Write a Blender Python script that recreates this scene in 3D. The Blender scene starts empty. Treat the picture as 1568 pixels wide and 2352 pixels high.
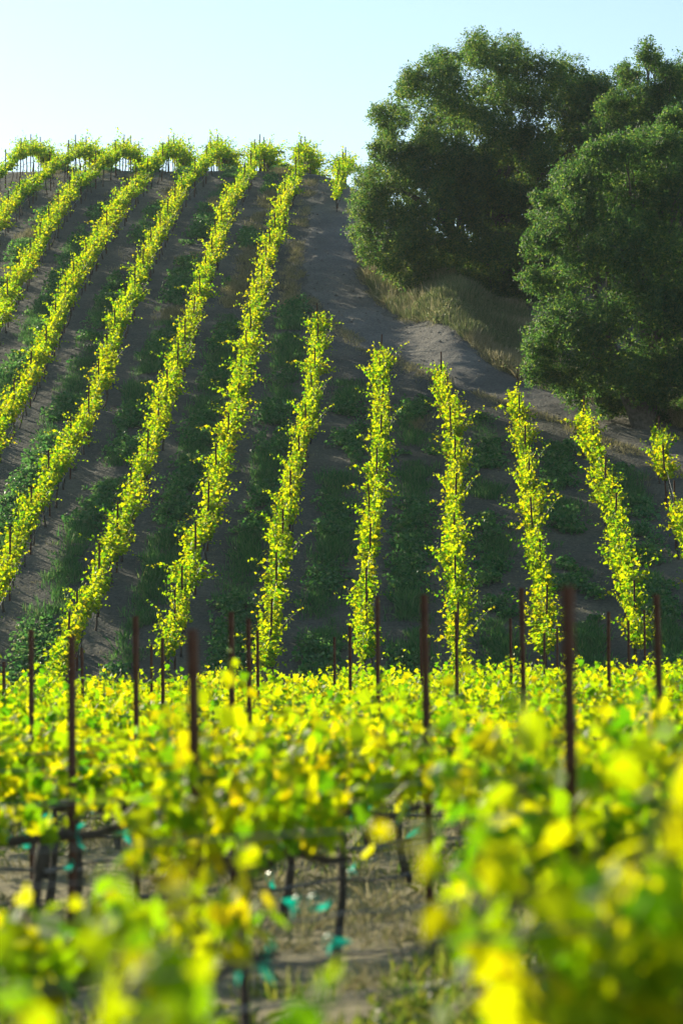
import bpy, math, random
import numpy as np
from mathutils import Vector

random.seed(7)
rng = np.random.default_rng(7)
SC = bpy.context.scene
COL = SC.collection
R = math.radians

# ------------------------------------------------------------------ camera, sky, sun, exposure
EYE = np.array([0.0, 0.0, 2.1])
PITCH = R(1.964)
cam_d = bpy.data.cameras.new('camera')
cam = bpy.data.objects.new('camera', cam_d)
COL.objects.link(cam)
cam.location = EYE
cam.rotation_euler = (R(90) + PITCH, 0, 0)
cam_d.sensor_width = 36
cam_d.lens = 100
cam_d.clip_start = 0.1
cam_d.clip_end = 3000
cam_d.dof.use_dof = True
cam_d.dof.focus_distance = 88
cam_d.dof.aperture_fstop = 2.6
cam_d.dof.aperture_blades = 0
SC.camera = cam

SUN_AZ, SUN_EL = R(-38), R(21.2)
world = bpy.data.worlds.new('World')
SC.world = world
world.use_nodes = True
wn, wl = world.node_tree.nodes, world.node_tree.links
wn.clear()
w_out = wn.new('ShaderNodeOutputWorld')
w_bg = wn.new('ShaderNodeBackground')
sky = wn.new('ShaderNodeTexSky')
sky.sky_type = 'NISHITA'
sky.sun_disc = False
sky.sun_elevation = SUN_EL
sky.sun_rotation = SUN_AZ
sky.altitude = 200
sky.air_density = 1.0
sky.dust_density = 0.4
sky.ozone_density = 1.6
w_bg.inputs['Strength'].default_value = 0.084
w_hs = wn.new('ShaderNodeHueSaturation')
w_hs.inputs['Saturation'].default_value = 0.86
w_hs.inputs['Hue'].default_value = 0.489
wl.new(sky.outputs[0], w_hs.inputs['Color'])
w_gm = wn.new('ShaderNodeGamma')
w_gm.inputs['Gamma'].default_value = 1.12
wl.new(w_hs.outputs[0], w_gm.inputs['Color'])
wl.new(w_gm.outputs[0], w_bg.inputs['Color'])
wl.new(w_bg.outputs[0], w_out.inputs['Surface'])

sun_d = bpy.data.lights.new('sun', 'SUN')
sun_d.energy = 5.0
sun_d.angle = R(0.5)
sun_d.color = (1.0, 0.88, 0.66)
sun = bpy.data.objects.new('sun', sun_d)
COL.objects.link(sun)
sv = Vector((math.sin(SUN_AZ) * math.cos(SUN_EL), math.cos(SUN_AZ) * math.cos(SUN_EL), math.sin(SUN_EL)))
sun.rotation_euler = sv.to_track_quat('Z', 'Y').to_euler()
sun.location = (-40, 60, 60)

SC.view_settings.view_transform = 'Standard'
SC.view_settings.look = 'None'
SC.view_settings.exposure = 0.72
SC.view_settings.gamma = 1.0
SC.render.engine = 'CYCLES'
SC.cycles.max_bounces = 8
SC.cycles.transmission_bounces = 6
SC.cycles.diffuse_bounces = 4
SC.cycles.use_denoising = True

# ------------------------------------------------------------------ terrain
HS = 0.3168           # slope of the vineyard hill


def sstep(a, b, t):
    t = np.clip((t - a) / (b - a), 0, 1)
    return t * t * (3 - 2 * t)


def H(x, y):
    x = np.asarray(x, float); y = np.asarray(y, float)
    zf = 0.35 - 0.02 * np.clip(y, -60, 25) - 0.012 * np.clip(y - 25, 0, 50) + (0.05 * np.clip(x, 0, 7) + 0.012 * np.clip(x, -7, 0)) * (1 - sstep(35, 68, y))
    dc = 157 - 27 * sstep(-3, 9, x)
    t = np.clip(y - (dc - 8), 0, None)
    w = 18.0
    tt = np.minimum(t, w)
    drop = (HS + 0.06) * tt * tt / (2 * w) + (HS + 0.06) * np.maximum(t - w, 0)
    zh = -0.19 + HS * (y - 71) - drop
    k = 1.2
    d = np.clip(0.5 + 0.5 * (zh - zf) / k, 0, 1)
    zz = zf * (1 - d) + zh * d + k * d * (1 - d)
    bank = 1.2 * np.exp(-((x - 4.5) / 1.4) ** 2 - ((y - 115) / 9.0) ** 2)      # raised verge under the big oak
    far = y > dc + 60
    return np.where(far, zh, np.where(y > 100, zh, zz)) + bank


CP, SP = math.cos(PITCH), math.sin(PITCH)


def ray(px, py):
    """direction through a point of the photograph (1568 x 2352 scale)"""
    a = (px - 784) * 0.18 / 1176
    b = (1176 - py) * 0.18 / 1176
    return np.array([a, CP - b * SP, SP + b * CP])


def spot(px, py, off=0.0):
    """where that sight line meets the terrain raised by off"""
    d = ray(px, py)
    s = 8.0
    prev = s
    while s < 400:
        p = EYE + d * s
        if p[2] < H(p[0], p[1]) + off:
            lo, hi = prev, s
            for _ in range(30):
                m = (lo + hi) / 2
                p = EYE + d * m
                if p[2] < H(p[0], p[1]) + off: hi = m
                else: lo = m
            return EYE + d * hi
        prev = s
        s += 0.5
    return EYE + d * 150


def at_depth(px, py, D):
    d = ray(px, py)
    return EYE + d * (D / d[1])


# ------------------------------------------------------------------ materials
def mat(name):
    m = bpy.data.materials.new(name)
    m.use_nodes = True
    nt = m.node_tree
    nt.nodes.clear()
    out = nt.nodes.new('ShaderNodeOutputMaterial')
    return m, nt, out


def ramp(nt, fac, stops):
    r = nt.nodes.new('ShaderNodeValToRGB')
    e = r.color_ramp.elements
    while len(e) > 1: e.remove(e[-1])
    e[0].position, e[0].color = stops[0][0], (*stops[0][1], 1)
    for p, c in stops[1:]:
        n = e.new(p); n.color = (*c, 1)
    nt.links.new(fac, r.inputs[0])
    return r.outputs[0]


def leaf_mat(name, refl, trans, mix=0.5, rough=0.4, spec=0.5, objvar=0.25):
    """refl / trans: colour stops over the leaf's own random number"""
    m, nt, out = mat(name)
    N, L = nt.nodes, nt.links
    geo = N.new('ShaderNodeNewGeometry')
    oi = N.new('ShaderNodeObjectInfo')
    a = N.new('ShaderNodeMath'); a.operation = 'MULTIPLY_ADD'
    L.new(oi.outputs['Random'], a.inputs[0]); a.inputs[1].default_value = objvar; a.inputs[2].default_value = -objvar / 2
    b = N.new('ShaderNodeMath'); b.operation = 'ADD'; b.use_clamp = True
    L.new(geo.outputs['Random Per Island'], b.inputs[0]); L.new(a.outputs[0], b.inputs[1])
    p = N.new('ShaderNodeBsdfPrincipled')
    L.new(ramp(nt, b.outputs[0], refl), p.inputs['Base Color'])
    p.inputs['Roughness'].default_value = rough
    p.inputs['Specular IOR Level'].default_value = spec
    t = N.new('ShaderNodeBsdfTranslucent')
    L.new(ramp(nt, b.outputs[0], trans), t.inputs['Color'])
    mx = N.new('ShaderNodeMixShader'); mx.inputs[0].default_value = mix
    L.new(p.outputs[0], mx.inputs[1]); L.new(t.outputs[0], mx.inputs[2])
    L.new(mx.outputs[0], out.inputs[0])
    return m


def solid_mat(name, c0, c1, scale, rough=0.8, bump=0.3, spec=0.3, metal=0.0, detail=6, extra=None):
    m, nt, out = mat(name)
    N, L = nt.nodes, nt.links
    tc = N.new('ShaderNodeTexCoord')
    n = N.new('ShaderNodeTexNoise'); n.inputs['Scale'].default_value = scale; n.inputs['Detail'].default_value = detail
    L.new(tc.outputs['Object'], n.inputs['Vector'])
    p = N.new('ShaderNodeBsdfPrincipled')
    stops = [(0.3, c0), (0.7, c1)] if extra is None else [(0.25, c0), (0.5, c1), (0.75, extra)]
    L.new(ramp(nt, n.outputs[0], stops), p.inputs['Base Color'])
    p.inputs['Roughness'].default_value = rough
    p.inputs['Specular IOR Level'].default_value = spec
    p.inputs['Metallic'].default_value = metal
    if bump:
        bp = N.new('ShaderNodeBump'); bp.inputs['Strength'].default_value = bump; bp.inputs['Distance'].default_value = 0.02
        L.new(n.outputs[0], bp.inputs['Height']); L.new(bp.outputs[0], p.inputs['Normal'])
    L.new(p.outputs[0], out.inputs[0])
    return m


def soil_mat(name, c0, c1, c2, pebble, valley=None):
    m, nt, out = mat(name)
    N, L = nt.nodes, nt.links
    tc = N.new('ShaderNodeTexCoord')
    big = N.new('ShaderNodeTexNoise'); big.inputs['Scale'].default_value = 0.35; big.inputs['Detail'].default_value = 8
    fine = N.new('ShaderNodeTexNoise'); fine.inputs['Scale'].default_value = 9; fine.inputs['Detail'].default_value = 8; fine.inputs['Roughness'].default_value = 0.7
    vor = N.new('ShaderNodeTexVoronoi'); vor.inputs['Scale'].default_value = 11
    for k in (big, fine, vor): L.new(tc.outputs['Object'], k.inputs['Vector'])
    mx = N.new('ShaderNodeMath'); mx.operation = 'MULTIPLY_ADD'; mx.inputs[1].default_value = 0.55
    L.new(fine.outputs[0], mx.inputs[0])
    h = N.new('ShaderNodeMath'); h.operation = 'MULTIPLY'; h.inputs[1].default_value = 0.45
    L.new(big.outputs[0], h.inputs[0]); L.new(h.outputs[0], mx.inputs[2])
    col = ramp(nt, mx.outputs[0], [(0.36, c0), (0.5, c1), (0.62, c2)])
    if valley:        # the level valley floor is a paler, straw-strewn soil
        c2_ = ramp(nt, mx.outputs[0], [(0.38, valley[0]), (0.5, valley[1]), (0.62, valley[2])])
        sx = N.new('ShaderNodeSeparateXYZ'); L.new(tc.outputs['Object'], sx.inputs[0])
        mr = N.new('ShaderNodeMapRange'); mr.inputs['From Min'].default_value = 55; mr.inputs['From Max'].default_value = 75
        L.new(sx.outputs['Y'], mr.inputs['Value'])
        mc = N.new('ShaderNodeMix'); mc.data_type = 'RGBA'
        L.new(mr.outputs[0], mc.inputs[0]); L.new(c2_, mc.inputs[6]); L.new(col, mc.inputs[7])
        col = mc.outputs[2]
    p = N.new('ShaderNodeBsdfPrincipled')
    L.new(col, p.inputs['Base Color'])
    p.inputs['Roughness'].default_value = 0.95
    p.inputs['Specular IOR Level'].default_value = 0.15
    ad = N.new('ShaderNodeMath'); ad.operation = 'MULTIPLY_ADD'; ad.inputs[1].default_value = -pebble
    L.new(vor.outputs['Distance'], ad.inputs[0]); L.new(fine.outputs[0], ad.inputs[2])
    bp = N.new('ShaderNodeBump'); bp.inputs['Strength'].default_value = 0.8; bp.inputs['Distance'].default_value = 0.09
    L.new(ad.outputs[0], bp.inputs['Height']); L.new(bp.outputs[0], p.inputs['Normal'])
    L.new(p.outputs[0], out.inputs[0])
    return m


M = {}
M['soil'] = soil_mat('soil', (0.080, 0.086, 0.078), (0.130, 0.130, 0.110), (0.20, 0.19, 0.15), 0.6,
                     valley=((0.20, 0.18, 0.11), (0.34, 0.30, 0.18), (0.48, 0.425, 0.26)))
M['track'] = soil_mat('track_dust', (0.125, 0.122, 0.108), (0.185, 0.178, 0.155), (0.27, 0.255, 0.215), 0.35)
M['vine_leaf'] = leaf_mat('vine_leaf',
                          [(0.0, (0.020, 0.085, 0.010)), (0.5, (0.050, 0.13, 0.010)), (1.0, (0.11, 0.17, 0.010))],
                          [(0.0, (0.14, 0.44, 0.004)), (0.25, (0.38, 0.66, 0.003)), (0.6, (0.66, 0.81, 0.002)), (0.9, (0.90, 0.86, 0.002)), (1.0, (0.94, 0.76, 0.002))],
                          mix=0.64, rough=0.48, spec=0.14)
M['shoot'] = solid_mat('green_shoot', (0.10, 0.16, 0.03), (0.22, 0.16, 0.05), 5, rough=0.5, bump=0)
M['bark'] = solid_mat('vine_bark', (0.035, 0.028, 0.022), (0.10, 0.082, 0.065), 22, rough=0.9, bump=0.8)
M['rust'] = solid_mat('rusted_steel', (0.045, 0.022, 0.015), (0.13, 0.055, 0.030), 14, rough=0.75, bump=0.3, extra=(0.09, 0.06, 0.05))
M['wire'] = solid_mat('galvanised_wire', (0.16, 0.16, 0.16), (0.30, 0.30, 0.30), 8, rough=0.4, bump=0, metal=0.8)
M['hose'] = solid_mat('black_hose', (0.018, 0.018, 0.02), (0.04, 0.04, 0.042), 5, rough=0.35, bump=0, spec=0.6)
M['tie'] = leaf_mat('teal_tape', [(0.0, (0.0, 0.30, 0.22)), (1.0, (0.02, 0.42, 0.32))], [(0.0, (0.0, 0.50, 0.36)), (1.0, (0.02, 0.65, 0.48))], mix=0.5, rough=0.3)
M['oak_leaf'] = leaf_mat('oak_leaf',
                         [(0.0, (0.012, 0.040, 0.022)), (0.5, (0.024, 0.066, 0.034)), (1.0, (0.050, 0.10, 0.042))],
                         [(0.0, (0.08, 0.24, 0.045)), (0.6, (0.18, 0.38, 0.055)), (1.0, (0.50, 0.60, 0.08))],
                         mix=0.5, rough=0.55, spec=0.28, objvar=0.2)
M['oak_bark'] = solid_mat('oak_bark', (0.05, 0.045, 0.04), (0.15, 0.14, 0.125), 9, rough=0.95, bump=0.9)
M['cover'] = leaf_mat('cover_crop_leaf',
                      [(0.0, (0.030, 0.12, 0.055)), (0.6, (0.075, 0.22, 0.10)), (0.9, (0.16, 0.30, 0.15)), (1.0, (0.25, 0.23, 0.12))],
                      [(0.0, (0.09, 0.32, 0.06)), (0.7, (0.22, 0.48, 0.09)), (1.0, (0.36, 0.36, 0.14))],
                      mix=0.45, rough=0.5)
M['straw'] = leaf_mat('dry_grass',
                      [(0.0, (0.20, 0.21, 0.09)), (0.4, (0.34, 0.30, 0.16)), (1.0, (0.52, 0.45, 0.28))],
                      [(0.0, (0.22, 0.26, 0.08)), (0.4, (0.40, 0.37, 0.17)), (1.0, (0.56, 0.50, 0.3))],
                      mix=0.4, rough=0.6)
M['bank'] = leaf_mat('bank_grass',
                     [(0.0, (0.09, 0.14, 0.055)), (0.5, (0.17, 0.21, 0.09)), (1.0, (0.34, 0.32, 0.18))],
                     [(0.0, (0.16, 0.28, 0.07)), (0.5, (0.30, 0.37, 0.12)), (1.0, (0.48, 0.46, 0.22))],
                     mix=0.42, rough=0.55)


# ------------------------------------------------------------------ mesh helpers
class MB:
    """collects polygons (arrays) and links them as one mesh"""
    def __init__(s):
        s.V, s.F, s.n = [], [], 0

    def add(s, V, F):
        V = np.asarray(V, float).reshape(-1, 3); F = np.asarray(F, int)
        s.V.append(V); s.F.append(F + s.n); s.n += len(V)

    def verts(s):
        return np.concatenate(s.V) if s.V else np.zeros((0, 3))

    def mesh(s, name, m, smooth=False, m2=None, split=0):
        me = bpy.data.meshes.new(name)
        V = s.verts()
        me.vertices.add(len(V)); me.vertices.foreach_set('co', V.astype(np.float32).ravel())
        loops = np.concatenate([f.ravel() for f in s.F]) if s.F else np.zeros(0, int)
        tot = np.concatenate([np.full(len(f), f.shape[1]) for f in s.F]) if s.F else np.zeros(0, int)
        st = np.concatenate([[0], np.cumsum(tot)[:-1]]) if len(tot) else tot
        me.loops.add(len(loops)); me.loops.foreach_set('vertex_index', loops.astype(np.int32))
        me.polygons.add(len(tot)); me.polygons.foreach_set('loop_start', st.astype(np.int32))
        me.update(calc_edges=True)
        me.polygons.foreach_set('use_smooth', np.full(len(tot), smooth))
        me.materials.append(m)
        if m2 is not None:
            me.materials.append(m2)
            me.polygons.foreach_set('material_index', (np.arange(len(tot)) >= split).astype(np.int32))
            me.polygons.foreach_set('use_smooth', np.arange(len(tot)) >= split)
        return me

    def nfaces(s):
        return sum(len(f) for f in s.F)

    def moved(s, M3, t):
        o = MB()
        for V, F in zip(s.V, s.F): o.V.append(V @ M3.T + t); o.F.append(F)
        o.n = s.n
        return o

    def merge(s, o):
        k = s.n
        for V, F in zip(o.V, o.F): s.V.append(V); s.F.append(F + k)
        s.n += o.n


def link(name, me, parent=None):
    o = bpy.data.objects.new(name, me)
    COL.objects.link(o)
    if parent is not None: o.parent = parent
    return o


def tag(o, label, cat, group=None):
    o['label'] = label; o['category'] = cat
    if group: o['group'] = group
    return o


def kind(o, k, label=None, cat=None):
    o['kind'] = k
    if label: o['label'] = label
    if cat: o['category'] = cat
    return o


def tube(mb, pts, rad, n=6, cap=True):
    P = np.asarray(pts, float); r = np.broadcast_to(np.asarray(rad, float), (len(P),))
    T = np.gradient(P, axis=0); T /= np.linalg.norm(T, axis=1)[:, None] + 1e-9
    up = np.array([0, 0, 1.0]) if abs(T[0][2]) < 0.9 else np.array([1.0, 0, 0])
    A = np.cross(T, up); A /= np.linalg.norm(A, axis=1)[:, None] + 1e-9
    B = np.cross(T, A)
    a = np.linspace(0, 2 * math.pi, n, endpoint=False)
    ring = np.cos(a)[None, :, None] * A[:, None, :] + np.sin(a)[None, :, None] * B[:, None, :]
    V = P[:, None, :] + ring * r[:, None, None]
    k = len(P)
    F = []
    for i in range(k - 1):
        for j in range(n):
            F.append((i * n + j, i * n + (j + 1) % n, (i + 1) * n + (j + 1) % n, (i + 1) * n + j))
    base = mb.n
    mb.add(V.reshape(-1, 3), F)
    if cap:
        mb.F.append(np.array([[base + j for j in range(n)][::-1]]))
        mb.F.append(np.array([[base + (k - 1) * n + j for j in range(n)]]))


HALF = {1: np.array([(0.0, 0.0), (0.28, -0.14), (0.55, 0.10), (0.40, 0.36), (0.47, 0.66), (0.17, 0.70), (0.0, 1.0)]),
        0: np.array([(0.0, 0.0), (0.50, 0.02), (0.40, 0.62), (0.0, 1.0)])}


def ovals(mb, P, N, T, S, width=.5):
    """small plain leaves, one bent four-cornered face each"""
    N = N / (np.linalg.norm(N, axis=1)[:, None] + 1e-9)
    T = T - N * (T * N).sum(1)[:, None]; T /= np.linalg.norm(T, axis=1)[:, None] + 1e-9
    U = np.cross(T, N) * width * .5
    S = S[:, None]
    V = np.stack([P, P + S * (U + T * .45 - N * .06), P + S * T, P + S * (-U + T * .45 - N * .06)], 1).reshape(-1, 3)
    mb.add(V, (np.arange(len(P)) * 4)[:, None] + np.arange(4)[None, :])


def leaves(mb, P, N, T, S, detail=0, fold=0.22, curl=0.2, width=1.0):
    P = np.asarray(P); N = np.asarray(N); T = np.asarray(T); S = np.asarray(S)
    if not len(P): return
    N = N / (np.linalg.norm(N, axis=1)[:, None] + 1e-9)
    T = T - N * (T * N).sum(1)[:, None]; T /= np.linalg.norm(T, axis=1)[:, None] + 1e-9
    U = np.cross(T, N)
    h = HALF[detail]; k = len(h)
    tmpl = [(u * width, v, fold * u - curl * v * v) for u, v in h] + [(-u * width, v, fold * u - curl * v * v) for u, v in h[1:-1]]
    tm = np.array(tmpl)
    V = P[:, None, :] + S[:, None, None] * (tm[None, :, 0:1] * U[:, None, :] + tm[None, :, 1:2] * T[:, None, :] + tm[None, :, 2:3] * N[:, None, :])
    nv = len(tm)
    fr = np.array(list(range(k)))
    fl = np.array([0] + [k - 1] + list(range(nv - 1, k - 1, -1)))
    base = (np.arange(len(P)) * nv)[:, None]
    mb.add(V.reshape(-1, 3), np.concatenate([base + fr[None, :], base + fl[None, :]]))


def rsphere(n):
    v = rng.normal(size=(n, 3))
    return v / (np.linalg.norm(v, axis=1)[:, None] + 1e-9)


# ------------------------------------------------------------------ grapevines
CORDON = 0.9


def vine_arrays(L, shear, detail, nshoot, seed, tall=1.0, spread=1.0, big=1.0, fill=0, arms=.12):
    """one vine: trunk, cordon, shoots and leaves; x runs along the row"""
    global rng
    keep = rng
    rng = np.random.default_rng(seed)
    trunk, cord, shoot, leaf = MB(), MB(), MB(), MB()
    sides = 8 if detail else 5
    lean = rng.normal(0, 0.05, 2)
    zs = np.linspace(-0.12, CORDON, 7)
    tp = [(lean[0] * math.sin(z * 3) + rng.normal(0, .008), lean[1] * math.sin(z * 2.5) + rng.normal(0, .008), z) for z in zs]
    tp[-1] = (0, 0, CORDON)
    tube(trunk, tp, [0.046, 0.036, 0.03, 0.027, 0.027, 0.032, 0.042], sides)
    for s in (-1, 1):
        xs = np.linspace(0, L / 2 * 0.97, 8) * s
        cp = [(x, rng.normal(0, .012), CORDON + (-0.01 if i == 0 else 0.03 * math.sin(i * .9 + seed)) + shear * x) for i, x in enumerate(xs)]
        tube(cord, cp, np.linspace(0.034, 0.016, 8), sides)
    P, N, T, S = [], [], [], []
    for i in range(nshoot):
        x0 = (rng.random() - .5) * L
        # vigour varies along the arm, so that the top is uneven
        vig = 0.75 + 0.3 * math.sin(x0 * 4.1 + seed * 1.7) + 0.15 * math.sin(x0 * 9 + seed)
        ln = (0.30 + 0.45 * rng.random() ** 1.3) * tall * vig
        if rng.random() < 0.10: ln *= 1.45
        side = rng.normal(0, 0.55) * spread
        if rng.random() < arms:
            side = math.copysign(1.3 + 0.9 * rng.random(), side) * spread; ln *= 1.25
        d = np.array([rng.normal(0, 0.35), side, 1.0]); d /= np.linalg.norm(d)
        p = np.array([x0, rng.normal(0, .02), CORDON + shear * x0 + 0.02])
        m = max(4, int(ln / 0.055))
        pts = [p.copy()]
        drift = rng.normal(0, 0.03, 3)
        for j in range(m):
            f = j / m
            dd = d + drift * j + np.array([0, 0, -0.55 * f * f * abs(side)])
            dd /= np.linalg.norm(dd)
            p = p + dd * ln / m
            pts.append(p.copy())
            if j >= 1 and p[2] > CORDON + shear * p[0] - 0.08:
                out = rng.normal(0, 1, 3); out -= dd * out.dot(dd); out /= np.linalg.norm(out) + 1e-9
                sz = big * (0.125 - 0.075 * f) * rng.uniform(0.75, 1.25)
                if rng.random() < 0.05: sz *= 1.25
                P.append(p + out * (0.03 + 0.05 * (1 - f)))
                nn = rng.normal(0, .8, 3) + np.array([0, 0, 0.55]) + out * 0.25
                N.append(nn)
                T.append(out + np.array([0, 0, -0.35]) + dd * 0.3)
                S.append(sz)
        tube(shoot, pts[::2] if detail == 0 else pts, np.linspace(0.005, 0.0022, len(pts[::2] if detail == 0 else pts)), 3 if detail == 0 else 4, cap=False)
    for i in range(fill):      # the dense inner canopy just above the cordon
        x0 = (rng.random() - .5) * L
        P.append((x0, rng.normal(0, .11), CORDON + shear * x0 + .05 + abs(rng.normal(0, .17)) * tall))
        N.append(rng.normal(0, .8, 3) + np.array([0, 0, .4])); T.append(rng.normal(0, 1, 3) + np.array([0, 0, -.6]))
        S.append(big * rng.uniform(.07, .13))
    leaves(leaf, P, N, T, S, detail)
    rng = keep
    return dict(trunk=trunk, cordon=cord, shoot=shoot, leaves=leaf)


PARTS = ['trunk', 'cordon', 'foliage']


def part_mesh(p, a):
    if p != 'foliage': return a[p].mesh('vine_' + p, M['bark'], True)
    b = MB(); b.merge(a['leaves']); n = b.nfaces(); b.merge(a['shoot'])
    return b.mesh('vine_foliage', M['vine_leaf'], m2=M['shoot'], split=n)


def vine_kit(**kw):
    arr = vine_arrays(**kw)
    arr['me'] = {p: part_mesh(p, arr) for p in PARTS}
    return arr


SPACE = 2.15
KIT_SLOPE = [vine_kit(L=SPACE, shear=HS, detail=0, nshoot=50 + (i % 3) * 6, seed=10 + i, tall=1.1 + 0.1 * (i % 3), spread=.95, big=1.08, fill=130, arms=.06) for i in range(12)]
KIT_MID = [vine_kit(L=SPACE, shear=0.12, detail=0, nshoot=66, seed=40 + i, tall=1.5, spread=1.3, big=1.25) for i in range(5)]
KIT_CREST = [vine_kit(L=SPACE, shear=-0.03, detail=0, nshoot=84, seed=50 + i, tall=2.0, spread=1.4, big=1.3) for i in range(5)]
KIT_FLAT = [vine_kit(L=1.75, shear=0.02, detail=0, nshoot=36, seed=60 + i, tall=0.95, fill=110, arms=.08) for i in range(8)]
KIT_NEAR = [vine_kit(L=1.75, shear=0.02, detail=1, nshoot=34, seed=80 + i, tall=0.98, fill=130, arms=.08) for i in range(7)]

ORD = ['topmost', 'second', 'third', 'fourth', 'fifth', 'sixth', 'seventh', 'eighth', 'ninth', 'tenth', 'eleventh', 'twelfth', 'thirteenth', 'fourteenth', 'fifteenth', 'sixteenth',
       'seventeenth', 'eighteenth', 'nineteenth', 'twentieth', 'twenty-first', 'twenty-second', 'twenty-third', 'twenty-fourth', 'twenty-fifth', 'twenty-sixth', 'twenty-seventh',
       'twenty-eighth', 'twenty-ninth', 'thirtieth', 'thirty-first', 'thirty-second', 'thirty-third', 'thirty-fourth', 'thirty-fifth', 'thirty-sixth', 'thirty-seventh', 'thirty-eighth', 'thirty-ninth', 'fortieth']


def place_vine(kit, pos, rz, label, group, scale=1.0, along=1.0, across=1.0):
    e = bpy.data.objects.new('grapevine', None)
    e.empty_display_size = 0.2
    COL.objects.link(e)
    e.location = pos; e.rotation_euler = (0, 0, rz); e.scale = (along, across, scale)
    tag(e, label, 'grapevine', group)
    for p in PARTS:
        link(p, kit['me'][p], e)
    return e


# stakes: rolled steel channel with a folded lip, notched for the wires
def stake_mesh(h, w=0.046, d=0.032):
    mb = MB()
    t = 0.005
    prof = np.array([(-w / 2, 0), (-w / 2, d), (-w / 2 + 0.010, d), (-w / 2 + 0.010, d - t), (-w / 2 + t, d - t), (-w / 2 + t, t),
                     (w / 2 - t, t), (w / 2 - t, d - t), (w / 2 - 0.010, d - t), (w / 2 - 0.010, d), (w / 2, d), (w / 2, 0)])
    prof = prof - np.array([0, d / 2])
    n = len(prof)
    zs = [-0.3, 0.5, 0.9, 1.2, 1.5, h]
    V = np.array([(x, y, z) for z in zs for x, y in prof])
    F = [(i * n + j, i * n + (j + 1) % n, (i + 1) * n + (j + 1) % n, (i + 1) * n + j) for i in range(len(zs) - 1) for j in range(n)]
    mb.add(V, F)
    mb.F.append(np.array([[(len(zs) - 1) * n + j for j in range(n)]]))
    # wire hooks pressed out of the flange
    for z in (0.5, 0.9, 1.2, 1.5):
        for s in (-1, 1):
            x = s * (w / 2 + 0.004)
            b = [(x + sx * .004, sy * .008, z + sz * .012) for sz in (-1, 1) for sx, sy in ((-1, -1), (1, -1), (1, 1), (-1, 1))]
            mb.add(b, [(0, 3, 2, 1), (4, 5, 6, 7), (0, 1, 5, 4), (1, 2, 6, 5), (2, 3, 7, 6), (3, 0, 4, 7)])
    return mb.mesh('stake', M['rust'])


STAKE = stake_mesh(2.05, 0.05, 0.04)


def place_stake(me, pos, rz, label, group, tilt=0.012):
    o = link('vineyard_stake', me)
    o.location = pos
    o.rotation_euler = (rng.normal(0, tilt), rng.normal(0, tilt), rz)
    return tag(o, label, 'stake', group)


# ------------------------------------------------------------------ hillside rows
ROWS = [  # name for labels, points along the canopy in the photograph, gaps (photograph y ranges), runs over the crest
    ('first short row below the track', [(612, 1500), (655, 1200), (712, 950), (734, 745)], [], False),
    ('second short row below the track', [(832, 1500), (852, 1200), (878, 950), (874, 825)], [], False),
    ('third short row below the track', [(1052, 1500), (1040, 1250), (1046, 1100), (1036, 950), (1012, 860)], [], False),
    ('fourth short row below the track', [(1262, 1490), (1225, 1200), (1197, 1000), (1186, 905)], [], False),
    ('fifth short row below the track', [(1475, 1470), (1430, 1300), (1400, 1150), (1362, 1040), (1335, 965)], [(1062, 1082)], False),
    ('shaded short row nearest the oaks', [(1670, 1450), (1562, 1210), (1512, 1020)], [(1075, 1160)], False),
    ('first full row left of the track', [(380, 1500), (470, 1200), (545, 930), (590, 700), (640, 500), (676, 408)], [], True),
    ('second full row left of the track', [(112, 1540), (250, 1270), (330, 1070), (400, 860), (460, 680), (520, 480), (572, 392)], [(588, 604)], True),
    ('third full row left of the track', [(-70, 1470), (20, 1290), (115, 1100), (205, 950), (270, 760), (340, 590), (420, 430), (470, 378)], [], True),
    ('fourth full row left of the track', [(-80, 1140), (5, 980), (90, 830), (170, 650), (255, 510), (325, 405), (366, 372)], [], True),
    ('fifth full row left of the track', [(-70, 840), (5, 715), (60, 610), (130, 490), (200, 400), (258, 366)], [], True),
    ('sixth full row left of the track', [(-70, 610), (5, 500), (60, 430), (115, 388), (150, 364)], [], True),
    ('seventh full row left of the track', [(-60, 445), (10, 385), (40, 362)], [], True),
    ('lone row beside the big oak', [(770, 445), (782, 405)], [], True),
]


def resample(P, step, start=0.0):
    P = np.asarray(P)
    seg = np.linalg.norm(np.diff(P, axis=0), axis=1)
    c = np.concatenate([[0], np.cumsum(seg)])
    s = np.arange(start, c[-1] + 1e-6, step)
    return np.stack([np.interp(s, c, P[:, k]) for k in range(P.shape[1])], 1)


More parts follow.
